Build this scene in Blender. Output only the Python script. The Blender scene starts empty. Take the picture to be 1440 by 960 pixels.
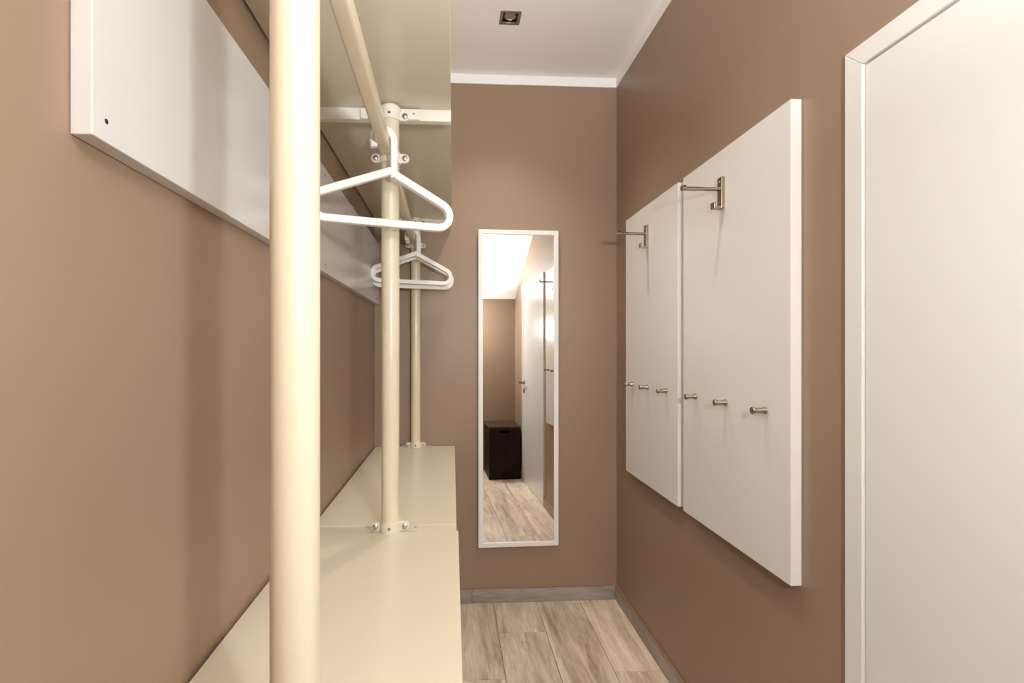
import bpy, bmesh, math, random
from mathutils import Vector, Matrix
random.seed(7)
S = bpy.context.scene
C = S.collection
R = math.radians

# ------------------------------------------------------------------ camera, world, light, exposure
CAM_H = 1.36
F_PX, YAW, VPX, VPY = 720.0, R(3.2), 637.0, 490.0          # image taken as 1440 x 960
cam_d = bpy.data.cameras.new('camera'); cam = bpy.data.objects.new('camera', cam_d); C.objects.link(cam)
cam.location = (0, 0, CAM_H); cam.rotation_euler = (R(90), 0, -YAW)
cam_d.sensor_width = 36.0; cam_d.lens = 36.0 * F_PX / 1440.0
cam_d.shift_x = (720.0 - (VPX + F_PX * math.tan(YAW))) / 1440.0
cam_d.shift_y = (VPY - 480.0) / 1440.0
cam_d.clip_start = 0.02
S.camera = cam

w = bpy.data.worlds.new('world'); S.world = w; w.use_nodes = True
w.node_tree.nodes['Background'].inputs['Color'].default_value = (0.05, 0.045, 0.04, 1)
w.node_tree.nodes['Background'].inputs['Strength'].default_value = 0.2

vs = S.view_settings
vs.view_transform = 'Standard'; vs.look = 'None'; vs.gamma = 1.0; vs.use_curve_mapping = False
vs.exposure = 0.0

def lamp(name, kind, loc, energy, color, **kw):
    d = bpy.data.lights.new(name, kind); d.energy = energy; d.color = color
    for k, v in kw.items(): setattr(d, k, v)
    o = bpy.data.objects.new(name, d); C.objects.link(o); o.location = loc
    return o
# the photographer's flash, held beside the camera (its shadows of the posts fall on the left wall)
fl_ = lamp('camera_flash', 'POINT', (0.32, -0.10, 1.58), 27.0, (0.95, 0.985, 1.0), shadow_soft_size=0.03)
fl_.data.use_nodes = True                      # gentler fall-off with distance, as in a blended exposure
fn = fl_.data.node_tree; fo = fn.nodes.new('ShaderNodeLightFalloff'); fo.inputs['Strength'].default_value = 1.0
fn.links.new(fo.outputs['Linear'], fn.nodes['Emission'].inputs['Strength'])
# its head also throws light up against the sloping ceiling
up_ = lamp('bounce_flash', 'SPOT', (0.32, -0.05, 1.66), 112.0, (0.97, 0.985, 1.0), shadow_soft_size=0.04, spot_size=R(130), spot_blend=0.8)
up_.rotation_euler = (R(180 - 22), 0, 0)
# low-voltage spots in the ceiling (only the far fixture is in view)
for nm, loc, e in (('ceiling_spot_far', (0.253, 2.26, 2.80), 44.0), ('ceiling_spot_near', (0.253, 1.45, 2.80), 32.0)):
    l = lamp(nm, 'SPOT', loc, e, (1.0, 0.92, 0.82), shadow_soft_size=0.05, spot_size=R(105), spot_blend=1.0)

# ------------------------------------------------------------------ materials
def mat(name, col, rough=0.5, metal=0.0, bump=0.0, bscale=300, var=0.0, vscale=6, spec=0.5, coat=0.0, emit=None):
    m = bpy.data.materials.new(name); m.use_nodes = True
    nt = m.node_tree; n = nt.nodes; l = nt.links; b = n['Principled BSDF']
    b.inputs['Base Color'].default_value = (*col, 1); b.inputs['Roughness'].default_value = rough
    b.inputs['Metallic'].default_value = metal; b.inputs['Specular IOR Level'].default_value = spec
    b.inputs['Coat Weight'].default_value = coat; b.inputs['Coat Roughness'].default_value = 0.15
    tc = n.new('ShaderNodeTexCoord')
    if var:
        t = n.new('ShaderNodeTexNoise'); t.inputs['Scale'].default_value = vscale; t.inputs['Detail'].default_value = 4
        l.new(tc.outputs['Object'], t.inputs['Vector'])
        r = n.new('ShaderNodeValToRGB'); e = r.color_ramp.elements
        e[0].position = .3; e[1].position = .7
        e[0].color = (*[c * (1 - var) for c in col], 1); e[1].color = (*[min(1, c * (1 + var)) for c in col], 1)
        l.new(t.outputs['Fac'], r.inputs['Fac']); l.new(r.outputs['Color'], b.inputs['Base Color'])
    if bump:
        t = n.new('ShaderNodeTexNoise'); t.inputs['Scale'].default_value = bscale; t.inputs['Detail'].default_value = 3
        l.new(tc.outputs['Object'], t.inputs['Vector'])
        bp = n.new('ShaderNodeBump'); bp.inputs['Strength'].default_value = bump; bp.inputs['Distance'].default_value = 0.001
        l.new(t.outputs['Fac'], bp.inputs['Height']); l.new(bp.outputs['Normal'], b.inputs['Normal'])
    if emit:
        b.inputs['Emission Color'].default_value = (*emit[0], 1); b.inputs['Emission Strength'].default_value = emit[1]
    return m

def wood(name, cols, axis='Y', rough=0.42, scale=1.0):
    """wood-look porcelain: long streaks along an axis, a fresh offset for every piece"""
    m = bpy.data.materials.new(name); m.use_nodes = True
    nt = m.node_tree; n = nt.nodes; l = nt.links; b = n['Principled BSDF']; b.inputs['Roughness'].default_value = rough
    tc = n.new('ShaderNodeTexCoord'); oi = n.new('ShaderNodeObjectInfo')
    sc = n.new('ShaderNodeVectorMath'); sc.operation = 'SCALE'; sc.inputs[0].default_value = (37, 61, 13)
    l.new(oi.outputs['Random'], sc.inputs['Scale'])
    ad = n.new('ShaderNodeVectorMath'); ad.operation = 'ADD'
    l.new(tc.outputs['Object'], ad.inputs[0]); l.new(sc.outputs['Vector'], ad.inputs[1])
    def streak(long, across, detail, dist):
        mp = n.new('ShaderNodeMapping')
        s = {'X': (long, across, across), 'Y': (across, long, across)}[axis]
        mp.inputs['Scale'].default_value = [q * scale for q in s]
        l.new(ad.outputs['Vector'], mp.inputs['Vector'])
        t = n.new('ShaderNodeTexNoise'); t.inputs['Scale'].default_value = 1; t.inputs['Detail'].default_value = detail
        t.inputs['Roughness'].default_value = 0.65; t.inputs['Distortion'].default_value = dist
        l.new(mp.outputs['Vector'], t.inputs['Vector']); return t
    a = streak(1.6, 11, 5, 0.6); f = streak(9, 120, 4, 0.3); k = streak(4.5, 22, 2, 1.5)
    r = n.new('ShaderNodeValToRGB'); e = r.color_ramp.elements
    e[0].position = .32; e[0].color = (*cols[0], 1); e[1].position = .68; e[1].color = (*cols[2], 1)
    x = e.new(.5); x.color = (*cols[1], 1)
    l.new(a.outputs['Fac'], r.inputs['Fac'])
    mr = n.new('ShaderNodeMapRange'); mr.inputs['From Min'].default_value = .3; mr.inputs['From Max'].default_value = .7
    mr.inputs['To Min'].default_value = .80; mr.inputs['To Max'].default_value = 1.10
    l.new(f.outputs['Fac'], mr.inputs['Value'])
    kr = n.new('ShaderNodeMapRange'); kr.inputs['From Min'].default_value = .62; kr.inputs['From Max'].default_value = .78
    kr.inputs['To Min'].default_value = 1.0; kr.inputs['To Max'].default_value = .62
    l.new(k.outputs['Fac'], kr.inputs['Value'])
    pr = n.new('ShaderNodeMapRange'); pr.inputs['To Min'].default_value = .90; pr.inputs['To Max'].default_value = 1.08
    l.new(oi.outputs['Random'], pr.inputs['Value'])
    m1 = n.new('ShaderNodeMath'); m1.operation = 'MULTIPLY'; l.new(mr.outputs[0], m1.inputs[0]); l.new(kr.outputs[0], m1.inputs[1])
    m2 = n.new('ShaderNodeMath'); m2.operation = 'MULTIPLY'; l.new(m1.outputs[0], m2.inputs[0]); l.new(pr.outputs[0], m2.inputs[1])
    v = n.new('ShaderNodeVectorMath'); v.operation = 'SCALE'
    l.new(r.outputs['Color'], v.inputs[0]); l.new(m2.outputs[0], v.inputs['Scale'])
    l.new(v.outputs['Vector'], b.inputs['Base Color'])
    bp = n.new('ShaderNodeBump'); bp.inputs['Strength'].default_value = .25; bp.inputs['Distance'].default_value = .001
    l.new(f.outputs['Fac'], bp.inputs['Height']); l.new(bp.outputs['Normal'], b.inputs['Normal'])
    return m

M = dict(
    wall=mat('taupe_wall_paint', (0.308, 0.210, 0.141), 0.42, bump=.12, bscale=260, var=.02, vscale=3),
    ceil=mat('white_ceiling_paint', (0.88, 0.84, 0.80), 0.7, bump=.08, bscale=200),
    trim=mat('white_trim_paint', (0.92, 0.91, 0.90), 0.45, bump=.03),
    plank=wood('wood_look_tile', [(.38, .275, .19), (.68, .54, .41), (.86, .72, .575)], 'Y'),
    base_x=wood('grey_wood_look_baseboard', [(.24, .20, .175), (.34, .295, .26), (.44, .39, .355)], 'X'),
    base_y=wood('grey_wood_look_baseboard_long', [(.24, .20, .175), (.34, .295, .26), (.44, .39, .355)], 'Y'),
    grout=mat('brown_grout', (0.13, 0.10, 0.075), 0.9, bump=.2),
    seal=mat('terracotta_sealant', (0.31, 0.165, 0.105), 0.6, bump=.1),
    panel=mat('white_lacquered_board', (0.80, 0.78, 0.745), 0.22, bump=.05, bscale=500, coat=.2),
    door=mat('white_door_lacquer', (0.77, 0.76, 0.73), 0.25, bump=.05, bscale=400, coat=.2),
    wboard=mat('white_melamine_board', (0.66, 0.65, 0.63), 0.24, bump=.05, bscale=500, coat=.15),
    shelf=mat('cream_shelf_laminate', (0.63, 0.56, 0.43), 0.24, bump=.05, bscale=600),
    post=mat('cream_powder_coat', (0.71, 0.62, 0.46), 0.28, bump=.04, bscale=700, coat=.25),
    bracket=mat('ivory_bracket_paint', (0.80, 0.76, 0.68), 0.35, bump=.03),
    clamp=mat('cream_clamp_paint', (0.72, 0.66, 0.54), 0.32, bump=.03),
    steel=mat('zinc_screw_steel', (0.48, 0.46, 0.43), 0.3, 1.0, bump=.05),
    nickel=mat('brushed_nickel', (0.33, 0.285, 0.225), 0.22, 1.0, bump=.06, bscale=900),
    chrome=mat('darkened_chrome', (0.42, 0.38, 0.32), 0.18, 1.0, bump=.02),
    hanger=mat('white_plastic', (0.90, 0.89, 0.87), 0.35, bump=.02),
    frame=mat('white_mirror_frame', (0.85, 0.83, 0.80), 0.35, bump=.03),
    mirror=mat('silvered_mirror_glass', (0.93, 0.92, 0.90), 0.0, 1.0),
    backing=mat('hardboard_backing', (0.25, 0.18, 0.12), 0.8, bump=.2),
    wenge=mat('dark_wenge_veneer', (0.016, 0.007, 0.004), 0.45, bump=.12, bscale=120, var=.3, vscale=12, spec=.12),
    wenge_top=mat('dark_wenge_lid', (0.050, 0.025, 0.014), 0.25, bump=.1, bscale=120, var=.3, vscale=12),
    hole_shade=mat('black_hole_shade', (0.008, 0.006, 0.005), 0.9, bump=.1),  # flat black in place of the shade inside the screw holes
    glass=mat('lamp_lens', (0.85, 0.80, 0.70), 0.12, 0.6, emit=((1.0, 0.9, 0.75), 1.4)),
)

# ------------------------------------------------------------------ mesh helpers
def tag(o, label=None, cat=None, group=None, kind=None):
    if label: o['label'] = label
    if cat: o['category'] = cat
    if group: o['group'] = group
    if kind: o['kind'] = kind
    return o
def empty(name, loc, label, cat, group=None, rz=0.0):
    o = bpy.data.objects.new(name, None); C.objects.link(o)
    o.location = loc; o.rotation_euler = (0, 0, rz); o.empty_display_size = .05
    return tag(o, label, cat, group)
def wpos(o):
    p = Vector((0, 0, 0))
    while o is not None: p += o.location; o = o.parent
    return p
def build(name, bm, m, parent=None, local=False, smooth=False):
    """one mesh object; vertices are given in room coordinates unless local"""
    if parent is not None and not local:
        bmesh.ops.translate(bm, verts=bm.verts, vec=-wpos(parent))
    bmesh.ops.recalc_face_normals(bm, faces=bm.faces)
    me = bpy.data.meshes.new(name); bm.to_mesh(me); bm.free()
    if smooth:
        for p in me.polygons: p.use_smooth = True
        me.set_sharp_from_angle(angle=R(38))
    me.materials.append(M[m] if isinstance(m, str) else m)
    o = bpy.data.objects.new(name, me); C.objects.link(o); o.parent = parent
    return o
def box(bm, x0, x1, y0, y1, z0, z1, bev=0.0, seg=2):
    b2 = bmesh.new()
    v = [b2.verts.new((x, y, z)) for x in (x0, x1) for y in (y0, y1) for z in (z0, z1)]
    for f in ((0, 1, 3, 2), (4, 6, 7, 5), (0, 4, 5, 1), (2, 3, 7, 6), (0, 2, 6, 4), (1, 5, 7, 3)):
        b2.faces.new([v[i] for i in f])
    if bev: bmesh.ops.bevel(b2, geom=b2.edges[:], offset=bev, segments=seg, affect='EDGES', profile=.5)
    join(bm, b2); return bm
def join(bm, b2):
    mp = {v: bm.verts.new(v.co) for v in b2.verts}
    for f in b2.faces: bm.faces.new([mp[v] for v in f.verts])
    b2.free()
def bx(*a, **k): return box(bmesh.new(), *a, **k)
def prism(bm, pts, axis, a, b):
    """polygon (two coordinates) extruded along an axis from a to b"""
    put = {'x': lambda p, t: (t, p[0], p[1]), 'y': lambda p, t: (p[0], t, p[1]), 'z': lambda p, t: (p[0], p[1], t)}[axis]
    lo = [bm.verts.new(put(p, a)) for p in pts]; hi = [bm.verts.new(put(p, b)) for p in pts]
    n = len(pts)
    bm.faces.new(lo); bm.faces.new(hi)
    for i in range(n): bm.faces.new((lo[i], lo[(i + 1) % n], hi[(i + 1) % n], hi[i]))
    return bm
def lathe(bm, prof, origin, axis, seg=24):
    """profile of (distance along axis, radius) turned round an axis; closed ends"""
    ax = Vector(axis).normalized(); o = Vector(origin)
    u = ax.orthogonal().normalized(); v = ax.cross(u)
    rings = []
    for t, r in prof:
        if r < 1e-6: rings.append([bm.verts.new(o + ax * t)])
        else: rings.append([bm.verts.new(o + ax * t + (u * math.cos(2 * math.pi * k / seg) + v * math.sin(2 * math.pi * k / seg)) * r) for k in range(seg)])
    for A, B in zip(rings, rings[1:]):
        for k in range(seg):
            q = (k + 1) % seg
            if len(A) == 1 and len(B) == 1: continue
            if len(A) == 1: bm.faces.new((A[0], B[k], B[q]))
            elif len(B) == 1: bm.faces.new((A[k], A[q], B[0]))
            else: bm.faces.new((A[k], A[q], B[q], B[k]))
    if len(rings[0]) > 1: bm.faces.new(rings[0])
    if len(rings[-1]) > 1: bm.faces.new(rings[-1])
    return bm
def ring(bm, origin, r0, r1, z0, z1, seg=28):
    """a collar round a vertical post"""
    ox, oy = origin; V = []
    for r in (r0, r1):
        for z in (z0, z1):
            V.append([bm.verts.new((ox + r * math.cos(2 * math.pi * k / seg), oy + r * math.sin(2 * math.pi * k / seg), z)) for k in range(seg)])
    a, b, c, d = V
    for k in range(seg):
        q = (k + 1) % seg
        for A, B in ((a, b), (b, d), (d, c), (c, a)): bm.faces.new((A[k], A[q], B[q], B[k]))
    return bm
def rr_pts(w2, h2, r, n=4):
    P = []
    for cx, cz, a0 in ((w2 - r, h2 - r, 0), (-w2 + r, h2 - r, 90), (-w2 + r, -h2 + r, 180), (w2 - r, -h2 + r, 270)):
        for k in range(n + 1):
            a = R(a0 + 90 * k / n); P.append((cx + r * math.cos(a), cz + r * math.sin(a)))
    return P
def sweep_y(bm, sections):
    """sections: list of (x, y, z, half width, half height, corner radius); lofted"""
    rings = []
    for x, y, z, a, b, r in sections:
        rings.append([bm.verts.new((x + p[0], y, z + p[1])) for p in rr_pts(a, b, r)])
    n = len(rings[0])
    for A, B in zip(rings, rings[1:]):
        for k in range(n): bm.faces.new((A[k], A[(k + 1) % n], B[(k + 1) % n], B[k]))
    bm.faces.new(rings[0]); bm.faces.new(rings[-1]); return bm

# ------------------------------------------------------------------ the room
XL, XR, YB, YR, ZC = -0.414, 0.889, 2.741, -0.30, 2.827
RZ0, YS = 1.92, 1.35                      # height of the rear wall, where the slope meets the flat ceiling
T = 0.09
SL = (ZC - RZ0) / (YS - YR)

# floor: a grout bed with wood-look planks laid on it
fl = tag(build('floor', bx(XL - T, XR + T, YR - T, YB + T, -0.08, -0.0025), 'grout'),
         'floor of pale brown wood-look planks with thin dark joints', 'floor', kind='structure')
JX = [XL, -0.241, -0.012, 0.217, 0.446, 0.680, XR]
CUT = {0: [0.35, 1.55], 1: [-0.05, 1.15, 2.35], 2: [0.90, 2.10], 3: [0.04, 1.24, 2.44], 4: [0.55, 1.75], 5: [-0.28 + .19, 0.92, 2.12]}
for i in range(6):
    ys = [YR] + [c for c in CUT[i] if YR + .05 < c < YB - .05] + [YB]
    for a, b in zip(ys, ys[1:]):
        g = .0012
        o = build('plank', bx(JX[i] + g, JX[i + 1] - g, a + g, b - g, -0.008, random.uniform(-.0004, .0004), bev=.0008, seg=1), 'plank', fl)

side = [(YR, 0), (YB, 0), (YB, ZC), (YS, ZC), (YR, RZ0)]
tag(build('wall_left', prism(bmesh.new(), [(y, z - (.0 if z else .08)) for y, z in side], 'x', XL - T, XL), 'wall'),
    'taupe painted wall behind the cream clothes rack', 'wall', kind='structure')
# right wall with the door opening
DY0, DY1, DZ = 0.195, 1.070, 1.985
bmr = bmesh.new()
prism(bmr, [(DY1, -.08), (YB, -.08), (YB, ZC), (YS, ZC), (DY1, RZ0 + (DY1 - YR) * SL)], 'x', XR, XR + T)
prism(bmr, [(DY0, DZ), (DY1, DZ), (DY1, RZ0 + (DY1 - YR) * SL), (DY0, RZ0 + (DY0 - YR) * SL)], 'x', XR, XR + T)
prism(bmr, [(YR, -.08), (DY0, -.08), (DY0, RZ0 + (DY0 - YR) * SL), (YR, RZ0)], 'x', XR, XR + T)
tag(build('wall_right', bmr, 'wall'), 'taupe painted wall carrying the white coat boards and the door', 'wall', kind='structure')
tag(build('wall_back', bx(XL - T, XR + T, YB, YB + T, -.08, ZC + T), 'wall'), 'taupe painted wall behind the tall mirror', 'wall', kind='structure')
tag(build('wall_rear', bx(XL - T, XR + T, YR - T, YR, -.08, RZ0 + T), 'wall'), 'low taupe wall under the sloping ceiling behind the dark hamper', 'wall', kind='structure')
# ceiling: sloping part, flat part with a square cut-out for the spotlight
LX, LY, LH = 0.253, 2.260, 0.036
bmc = bmesh.new()
prism(bmc, [(YR - T, RZ0 - T * SL), (YS, ZC), (YS, ZC + T), (YR - T, RZ0 + T * (1 - SL))], 'x', XL - T, XR + T)
for a in ((XL - T, XR + T, YS, LY - LH), (XL - T, XR + T, LY + LH, YB + T), (XL - T, LX - LH, LY - LH, LY + LH), (LX + LH, XR + T, LY - LH, LY + LH)):
    box(bmc, *a, ZC, ZC + T)
tag(build('ceiling', bmc, 'ceil'), 'white ceiling, flat over the mirror and sloping down to the rear wall', 'ceiling', kind='structure')

# white bands where the wall paint stops under the ceiling
tag(build('trim_1', bx(XL, XR, YB - .006, YB, ZC - .050, ZC, bev=.001, seg=1), 'trim'), 'white ceiling trim above the mirror', 'trim', kind='structure')
tag(build('trim_2', bx(XR - .006, XR, YS, YB - .006, ZC - .050, ZC, bev=.001, seg=1), 'trim'), 'white ceiling trim above the coat boards', 'trim', kind='structure')
tag(build('trim_3', bx(XL, XL + .006, YS, YB - .006, ZC - .050, ZC, bev=.001, seg=1), 'trim'), 'white ceiling trim above the clothes rack', 'trim', kind='structure')

# baseboards of the same tile, with a terracotta line of sealant on top
BT, BH = .011, .074
def baseboard(name, pieces, m, label):
    r = tag(build(name, bx(*pieces[0], 0.001, BH, bev=.001, seg=1), m), label, 'baseboard', kind='structure')
    for p in pieces[1:]: build('tile', bx(*p, 0.001, BH, bev=.001, seg=1), m, r)
    for p in pieces: build('sealant', bx(*p, BH, BH + .0026), 'seal', r)
    return r
baseboard('baseboard_back', [(XL + BT, 0.1, YB - BT, YB), (0.102, XR - BT, YB - BT, YB)], 'base_x', 'grey wood-look baseboard under the mirror')
baseboard('baseboard_right', [(XR - BT, XR, 1.60, YB), (XR - BT, XR, 1.104, 1.598), (XR - BT, XR, YR, 0.158)], 'base_y', 'grey wood-look baseboard under the coat boards')
baseboard('baseboard_left', [(XL, XL + BT, 1.2, YB), (XL, XL + BT, YR, 1.198)], 'base_y', 'grey wood-look baseboard under the clothes rack')
baseboard('baseboard_rear', [(XL + BT, 0.3, YR, YR + BT), (0.302, XR - BT, YR, YR + BT)], 'base_x', 'grey wood-look baseboard behind the dark hamper')

# ------------------------------------------------------------------ door
CF = 0.876                                  # casing front
CI0, CI1, CIZ = 0.205, 1.051, 1.970         # inner edges of the casing
CO0, CO1, COZ = 0.160, 1.100, 2.016         # outer edges
d = empty('door_1', (XR, (CI0 + CI1) / 2, 0), 'plain white door in a white casing beside the coat boards', 'door'); d['kind'] = 'structure'
def casing(pts):
    b = prism(bmesh.new(), pts, 'x', CF, XR + .001)
    bmesh.ops.bevel(b, geom=b.edges[:], offset=.0012, segments=2, affect='EDGES'); return build('casing_board', b, 'door', d)
g = .0003
casing([(CI1, 0.001), (CO1, 0.001), (CO1, COZ - g), (CI1, CIZ - g)])
casing([(CO0, 0.001), (CI0, 0.001), (CI0, CIZ - g), (CO0, COZ - g)])
casing([(CO0, COZ), (CI0, CIZ), (CI1, CIZ), (CO1, COZ)])
bj = bmesh.new()
box(bj, XR, XR + T, CI1 - .001, DY1, 0.001, DZ); box(bj, XR, XR + T, DY0, CI0 + .001, 0.001, DZ); box(bj, XR, XR + T, CI0 + .001, CI1 - .001, CIZ, DZ)
build('jamb', bj, 'door', d)
leaf = build('leaf', bx(XR - .0080, XR + .032, CI0 + .003, CI1 - .003, .006, CIZ - .004, bev=.0012), 'door', d)
hy, hz = 0.272, 1.017
bh = bmesh.new()
lathe(bh, [(0, .024), (.006, .024), (.008, .021)], (XR - .008, hy, hz), (-1, 0, 0))
lathe(bh, [(0, .010), (.056, .010)], (XR, hy, hz), (-1, 0, 0), 14)
sweep_y(bh, [(XR - .055, hy - .011, hz, .010, .010, .006), (XR - .057, hy + .02, hz, .010, .010, .006), (XR - .055, hy + .118, hz, .008, .010, .006)])
build('handle', bh, 'nickel', leaf, smooth=True)
bh = bmesh.new(); lathe(bh, [(0, .024), (.006, .024), (.008, .021)], (XR - .008, hy, hz - .085), (-1, 0, 0))
box(bh, XR - .018, XR - .013, hy - .004, hy + .004, hz - .105, hz - .068, bev=.001)
build('keyhole_plate', bh, 'nickel', leaf, smooth=True)

# ------------------------------------------------------------------ coat boards on the right wall
PX = XR - .030
def coat_board(y0, y1, hook_y, knobs, label):
    r = empty('coat_board', (XR, (y0 + y1) / 2, 0.755), label, 'coat rack', 'white coat boards on the taupe wall')
    build('board', bx(PX, XR - .0008, y0, y1, 0.755, 1.996, bev=.0012), 'panel', r)
    # tall hook: a flat plate, a long rod with a round end, a short hook below
    hz0, hz1 = 1.805, 1.905
    p = build('hook_plate', bx(PX - .011, PX, hook_y - .013, hook_y + .013, hz0, hz1, bev=.0012), 'nickel', r)
    b = bmesh.new(); zr = 1.868
    lathe(b, [(.0, .0062), (.117, .0062)], (PX - .010, hook_y, zr), (-1, 0, 0), 16)
    build('rod', b, 'nickel', p, smooth=True)
    b = bmesh.new(); lathe(b, [(.112, .0095), (.124, .0095), (.125, .0085)], (PX - .010, hook_y, zr + .002), (-1, 0, 0), 20)
    build('rod_end', b, 'nickel', p, smooth=True)
    b = bmesh.new(); box(b, PX - .030, PX - .010, hook_y - .012, hook_y + .012, hz0, hz0 + .006, bev=.001)
    box(b, PX - .034, PX - .028, hook_y - .012, hook_y + .012, hz0, hz0 + .020, bev=.001)
    build('lower_hook', b, 'nickel', p)
    b = bmesh.new(); lathe(b, [(0, .0035), (.0012, .003)], (PX - .011, hook_y, hz1 - .014), (-1, 0, 0), 12)
    build('screw', b, 'steel', p)
    for ky in knobs:
        b = bmesh.new()
        lathe(b, [(0, .0105), (.006, .0102), (.010, .0082), (.033, .0082)], (PX, ky, 1.190), (-1, 0, 0), 20)
        k = build('knob', b, 'nickel', r, smooth=True)
        b = bmesh.new(); lathe(b, [(.0325, .0104), (.0375, .0106), (.039, .0096)], (PX, ky, 1.190), (-1, 0, 0), 20)
        build('knob_cap', b, 'nickel', k, smooth=True)
    return r
coat_board(1.915, 2.505, 2.222, (2.405, 2.215, 2.018), 'white coat board next to the mirror wall, with hook and three knobs')
coat_board(1.258, 1.868, 1.588, (1.768, 1.568, 1.364), 'white coat board next to the door, with hook and three knobs')

# ------------------------------------------------------------------ tall mirror
mr = empty('wall_mirror', (0.349, YB - .0205, 0.306), 'tall narrow mirror in a slim white frame on the taupe wall', 'mirror', rz=R(1.8))
MW, MH, FW, FT = .2155, 1.685, .024, .012
def fbar(pts):
    b = prism(bmesh.new(), pts, 'y', -FT, FT); bmesh.ops.bevel(b, geom=b.edges[:], offset=.0015, segments=2, affect='EDGES')
    build('frame_bar', b, 'frame', mr, local=True)
iw = MW - FW
fbar([(-MW, 0), (-iw, FW), (-iw, MH - FW), (-MW, MH)])
fbar([(MW, 0), (MW, MH), (iw, MH - FW), (iw, FW)])
fbar([(-MW, 0), (MW, 0), (iw, FW), (-iw, FW)])
fbar([(-MW, MH), (-iw, MH - FW), (iw, MH - FW), (MW, MH)])
build('mirror_glass', bx(-iw - .002, iw + .002, -.006, -.002, FW - .002, MH - FW + .002), 'mirror', mr, local=True)
build('backing', bx(-iw - .002, iw + .002, -.0015, .006, FW - .002, MH - FW + .002), 'backing', mr, local=True)

# ------------------------------------------------------------------ long board on the left wall
lp = empty('wall_board', (XL, 1.64, 1.592), 'long white wall board behind the clothes rack', 'wall board')
build('board', bx(XL + .0008, XL + .024, 0.577, YB - .012, 1.592, 1.912, bev=.0012), 'wboard', lp)
for hy_ in (0.600, 1.587, 2.66):
    for hz_ in (1.616, 1.888):
        b = bmesh.new(); lathe(b, [(0, .0032), (.0004, .0030)], (XL + .0238, hy_, hz_), (1, 0, 0), 12)
        build('screw_hole_disc', b, 'hole_shade', lp)  # thin black disc on the face; the hole's inner shade is its colour

# ------------------------------------------------------------------ clothes rack: posts, shelves, rails, clamps
rk = empty('clothes_rack', (-0.19, 1.6, 0), 'cream post-and-shelf clothes rack along the taupe wall', 'clothes rack')
SZ, UZ = 0.843, 2.046                       # top of the lower shelf, underside of the upper one
XS = 0.010                                  # front edge of the shelves
posts = [(-0.1655, 0.548), (-0.177, 1.462), (-0.194, 2.690)]
PR = 0.025
for (px, py) in posts:
    b = bmesh.new(); lathe(b, [(0.006, PR), (UZ - .002, PR)], (px, py, 0), (0, 0, 1), 48)
    p = build('post', b, 'post', rk, smooth=True)
    b = bmesh.new(); lathe(b, [(0.0008, .040), (.006, .040), (.009, .026)], (px, py, 0), (0, 0, 1), 32)
    build('foot', b, 'bracket', p, smooth=True)
XB = XL + .006
# lower and upper boards
build('shelf_board', bx(XB, XS + .005, 0.48, 1.455, SZ - .024, SZ + .0010, bev=.0012), 'shelf', rk)
build('shelf_board', bx(XB, XS, 1.513, YB - .014, SZ - .024, SZ, bev=.0012), 'shelf', rk)
build('shelf_board', bx(XL + .004, -0.006, 0.48, 1.480, UZ, UZ + .024, bev=.0012), 'shelf', rk)
build('shelf_board', bx(XL + .004, -0.006, 1.483, YB - .014, UZ - .006, UZ + .018, bev=.0012), 'shelf', rk)
# cross bars that join the boards
build('cross_bar', bx(XB, XS, 1.4555, 1.5125, SZ - .022, SZ - .0008, bev=.0008), 'shelf', rk)
build('cross_bar', bx(XL + .004, -0.006, 1.474, 1.498, UZ - .034, UZ - .0005, bev=.0012), 'bracket', rk)
build('cross_bar', bx(XL + .004, -0.006, 2.700, 2.724, UZ - .034, UZ - .0065, bev=.0012), 'bracket', rk)
build('cross_bar', bx(XL + .004, -0.006, 0.492, 0.516, UZ - .034, UZ - .0005, bev=.0012), 'bracket', rk)
def screw(parent, x, y, z, r=.0065, ax=(0, -1, 0)):
    b = bmesh.new(); lathe(b, [(0, r), (.003, r), (.0055, r * .55), (.006, 0)], (x, y, z), ax, 14)
    return build('screw', b, 'steel', parent, smooth=True)
def clamp(px, py, z0, z1, ear_z=None, front_screw=True, m='bracket'):
    """a collar round the post with an ear and a screw on each side"""
    b = bmesh.new(); ring(b, (px, py), PR - .0005, PR + .0045, z0, z1)
    zc = ear_z if ear_z else (z0 + z1) / 2
    for s in (-1, 1):
        e = bmesh.new(); pts = [(px + s * (PR + .001), zc - .012)]
        for k in range(9):
            a = R(-90 + 180 * k / 8); pts.append((px + s * (PR + .016 + .012 * math.cos(a)), zc + .012 * math.sin(a)))
        pts.append((px + s * (PR + .001), zc + .012))
        prism(e, pts, 'y', py - .005, py + .005); join(b, e)
    c = build('clamp', b, m, rk, smooth=True)
    for s in (-1, 1): screw(c, px + s * (PR + .016), py - .005, zc, .008)
    if front_screw:
        e = bmesh.new(); lathe(e, [(0, .0042), (.0012, .0036)], (px, py - PR - .0042, zc), (0, -1, 0), 12)
        build('grub_screw', e, 'chrome', c)
    return c
for i, (px, py) in enumerate(posts):
    clamp(px, py, SZ + .001, SZ + .030, m='clamp')
    clamp(px, py, UZ - .044, UZ - .008, ear_z=UZ - .030)
    # joining plates under the clamps, lower and upper
    b = bx(px - .078, px + .078, min(py - .006, YB - .07), min(py + .046, YB - .014), SZ + .0006, SZ + .0022, bev=.0004, seg=1)
    pl = build('joining_plate', b, 'shelf' , rk)
    for dx in (-.066, .069): screw(pl, px + dx, py + .018, SZ + .002, .0035, (0, 0, 1))
    b = bmesh.new(); box(b, px - .085, px + .082, py + .0045, py + .0115, UZ - .034, UZ - .004, bev=.0008, seg=1)
    pl = build('joining_plate', b, 'bracket', rk)
    for dx in (-.060, .066): screw(pl, px + dx, py + .0045, UZ - .018, .0028)
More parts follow.
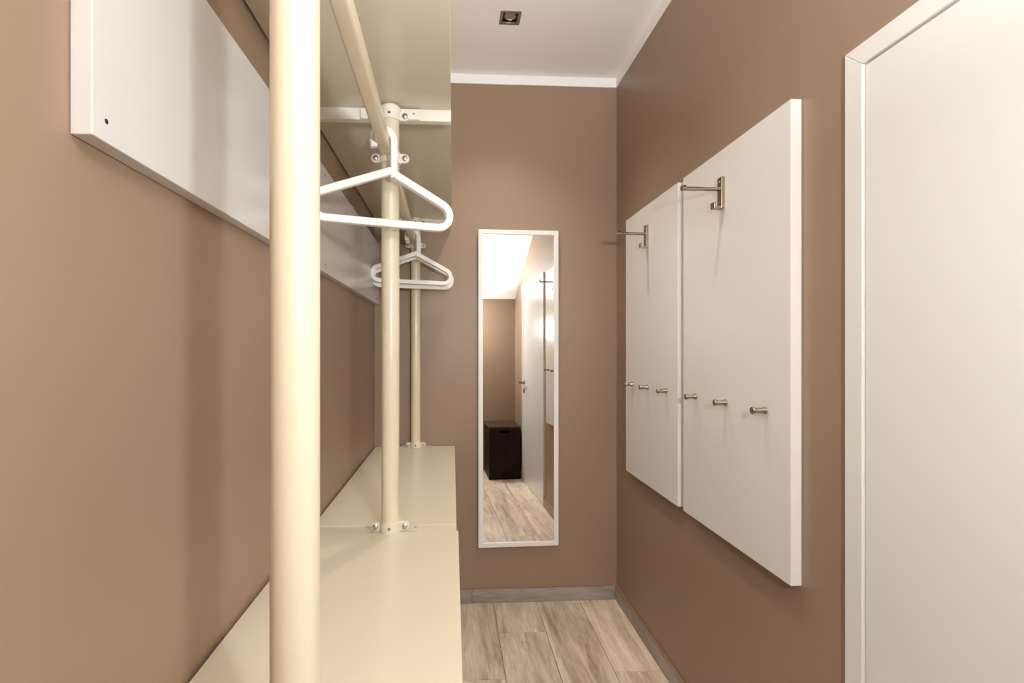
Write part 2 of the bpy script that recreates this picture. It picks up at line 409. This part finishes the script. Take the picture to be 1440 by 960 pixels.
# hanging rails between the posts
RZ = 1.916
RO = -.009                                   # the rails sit a little towards the wall
def rail(a, b_):
    (x0, y0), (x1, y1) = a, b_; x0 += RO; x1 += RO
    y0 += PR + .002; y1 -= PR + .002
    s = [(x0, y0, RZ, .012, .015, .006), (x0, y0 + .03, RZ, .0165, .018, .008), (x1, y1 - .03, RZ, .0165, .018, .008), (x1, y1, RZ - .004, .012, .015, .006)]
    r = build('hanging_rail', sweep_y(bmesh.new(), s), 'post', rk, smooth=True)
rail(posts[0], posts[1]); rail(posts[1], posts[2])
for (px, py) in posts: clamp(px, py, RZ - .034, RZ - .004, ear_z=RZ - .019, front_screw=False)

# ------------------------------------------------------------------ hangers
def ribbon(path, half, dep, closed):
    """flat strip with a rectangular section following a path in the x-z plane (y is depth)"""
    bm = bmesh.new(); n = len(path); P = [Vector((p[0], p[1])) for p in path]; rows = []
    for i, p in enumerate(P):
        a = P[(i - 1) % n] if closed or i > 0 else p; c = P[(i + 1) % n] if closed or i < n - 1 else p
        t1 = (p - a).normalized() if (p - a).length else (c - p).normalized(); t2 = (c - p).normalized() if (c - p).length else t1
        t = (t1 + t2).normalized(); nn = Vector((-t.y, t.x)); k = half / max(.5, nn.dot(Vector((-t1.y, t1.x))))
        q = []
        ch = .0022
        for su, sy in ((1, -1), (1, 1), (-1, 1), (-1, -1)):
            for first in (0, 1):
                cu, cy = ((ch, 0), (0, ch))[first if su * sy < 0 else 1 - first]
                o = p + nn * su * (k - cu); q.append(bm.verts.new((o.x, sy * (dep - cy), o.y)))
        rows.append(q)
    m = len(rows[0])
    for i in range(n if closed else n - 1):
        A, B = rows[i], rows[(i + 1) % n]
        for k in range(m): bm.faces.new((A[k], A[(k + 1) % m], B[(k + 1) % m], B[k]))
    if not closed: bm.faces.new(rows[0]); bm.faces.new(rows[-1])
    return bm
def make_hanger():
    h = empty('clothes_hanger', (0, 0, 0), 'x', 'hanger', 'white plastic clothes hangers on the rack rails')
    path = [(0.016, .0)]
    for k in range(9):
        a = R(62 - (62 + 90) * k / 8); path.append((.150 + .034 * math.cos(a), -.105 + .034 * math.sin(a)))
    path += [(-x, z) for x, z in reversed(path[1:])]
    build('frame', ribbon(path, .0098, .0105, True), 'hanger', h, local=True)
    HR = .0275
    hp = [(HR, -.016), (HR, .03), (HR, .06), (HR, .083)]
    for k in range(1, 11):
        a = R(180 * k / 10); hp.append((HR * math.cos(a), .083 + HR * math.sin(a)))
    hp += [(-HR + .0005, .075), (-HR + .003, .060)]
    build('hook', ribbon(hp, .0088, .0080, False), 'hanger', h, local=True)
    return h
def copy_tree(o, parent=None):
    c = o.copy(); C.objects.link(c); c.parent = parent
    for ch in list(o.children): copy_tree(ch, c)
    return c
h0 = make_hanger()
def rail_x(y):
    (xa, ya), (xb, yb) = (posts[0], posts[1]) if y < posts[1][1] else (posts[1], posts[2])
    return RO + xa + (xb - xa) * (y - ya) / (yb - ya)
for i, (y, rz, lab) in enumerate((
        (1.375, 19, 'white plastic clothes hanger hanging at the middle post of the rack'),
        (2.545, 20, 'white plastic hanger, the front one of two beside the mirror-side post'),
        (2.600, 17, 'white plastic hanger tucked behind another beside the mirror-side post'))):
    h = h0 if i == 0 else copy_tree(h0)
    sc, sz = ((1.0, 1.0), (1.08, 1.02), (1.10, 1.09))[i]
    h.location = (rail_x(y), y, RZ - .0835 * sz); h.scale = (sc, 1, sz); h.rotation_euler = (0, 0, R(rz)); h['label'] = lab

# ------------------------------------------------------------------ recessed ceiling spotlight
dl = empty('ceiling_spotlight', (LX, LY, ZC), 'square nickel recessed spotlight in the white ceiling', 'spotlight')
def sq_ring(bm, h0_, h1_, z0, z1):
    for a in ((-h1_, h1_, -h1_, -h0_), (-h1_, h1_, h0_, h1_), (-h1_, -h0_, -h0_, h0_), (h0_, h1_, -h0_, h0_)):
        box(bm, LX + a[0], LX + a[1], LY + a[2], LY + a[3], z0, z1)
    return bm
build('bezel', sq_ring(bmesh.new(), .034, .046, ZC - .003, ZC + .001), 'chrome', dl)
b = sq_ring(bmesh.new(), .0335, .0355, ZC + .001, ZC + .06); box(b, LX - .0355, LX + .0355, LY - .0355, LY + .0355, ZC + .06, ZC + .062)
build('housing', b, 'chrome', dl)
b = bmesh.new(); lathe(b, [(0, .0245), (.004, .0285), (.030, .0285), (.030, .024), (.004, .024)], (LX, LY, ZC + .004), (0, 0, 1), 28)
build('lamp_ring', b, 'steel', dl, smooth=True)
b = bmesh.new(); lathe(b, [(0, 0), (.001, .010), (.004, .018), (.010, .0238), (.024, .0238), (.024, 0)], (LX, LY, ZC + .005), (0, 0, 1), 28)
build('lamp', b, 'glass', dl, smooth=True)

# ------------------------------------------------------------------ dark hamper by the rear wall (seen in the mirror)
hx0, hx1, hy0, hy1, hzt = 0.535, 0.862, -0.270, 0.150, 0.552
hm = empty('laundry_hamper', ((hx0 + hx1) / 2, (hy0 + hy1) / 2, 0), 'dark brown wooden laundry hamper with a cut-out grip', 'hamper')
w_ = .014
for nm, a in (('side_panel', (hx0, hx0 + w_, hy0, hy1 - w_)), ('side_panel', (hx1 - w_, hx1, hy0, hy1 - w_)), ('back_panel', (hx0 + w_, hx1 - w_, hy0, hy0 + w_))):
    build(nm, bx(*a, .002, hzt - .018, bev=.001, seg=1), 'wenge', hm)
build('bottom_panel', bx(hx0 + w_, hx1 - w_, hy0 + w_, hy1 - w_, .010, .022), 'wenge', hm)
cx = (hx0 + hx1) / 2; b = bmesh.new()
gz0, gz1, gw = .480, .506, .050
for a in ((hx0, hx1, .002, gz0), (hx0, hx1, gz1, hzt - .018), (hx0, cx - gw, gz0, gz1), (cx + gw, hx1, gz0, gz1)):
    box(b, a[0], a[1], hy1 - w_, hy1, a[2], a[3])
build('front_panel', b, 'wenge', hm)
build('lid', bx(hx0 - .003, hx1 + .003, hy0 - .002, hy1 + .003, hzt - .0175, hzt, bev=.002), 'wenge_top', hm)
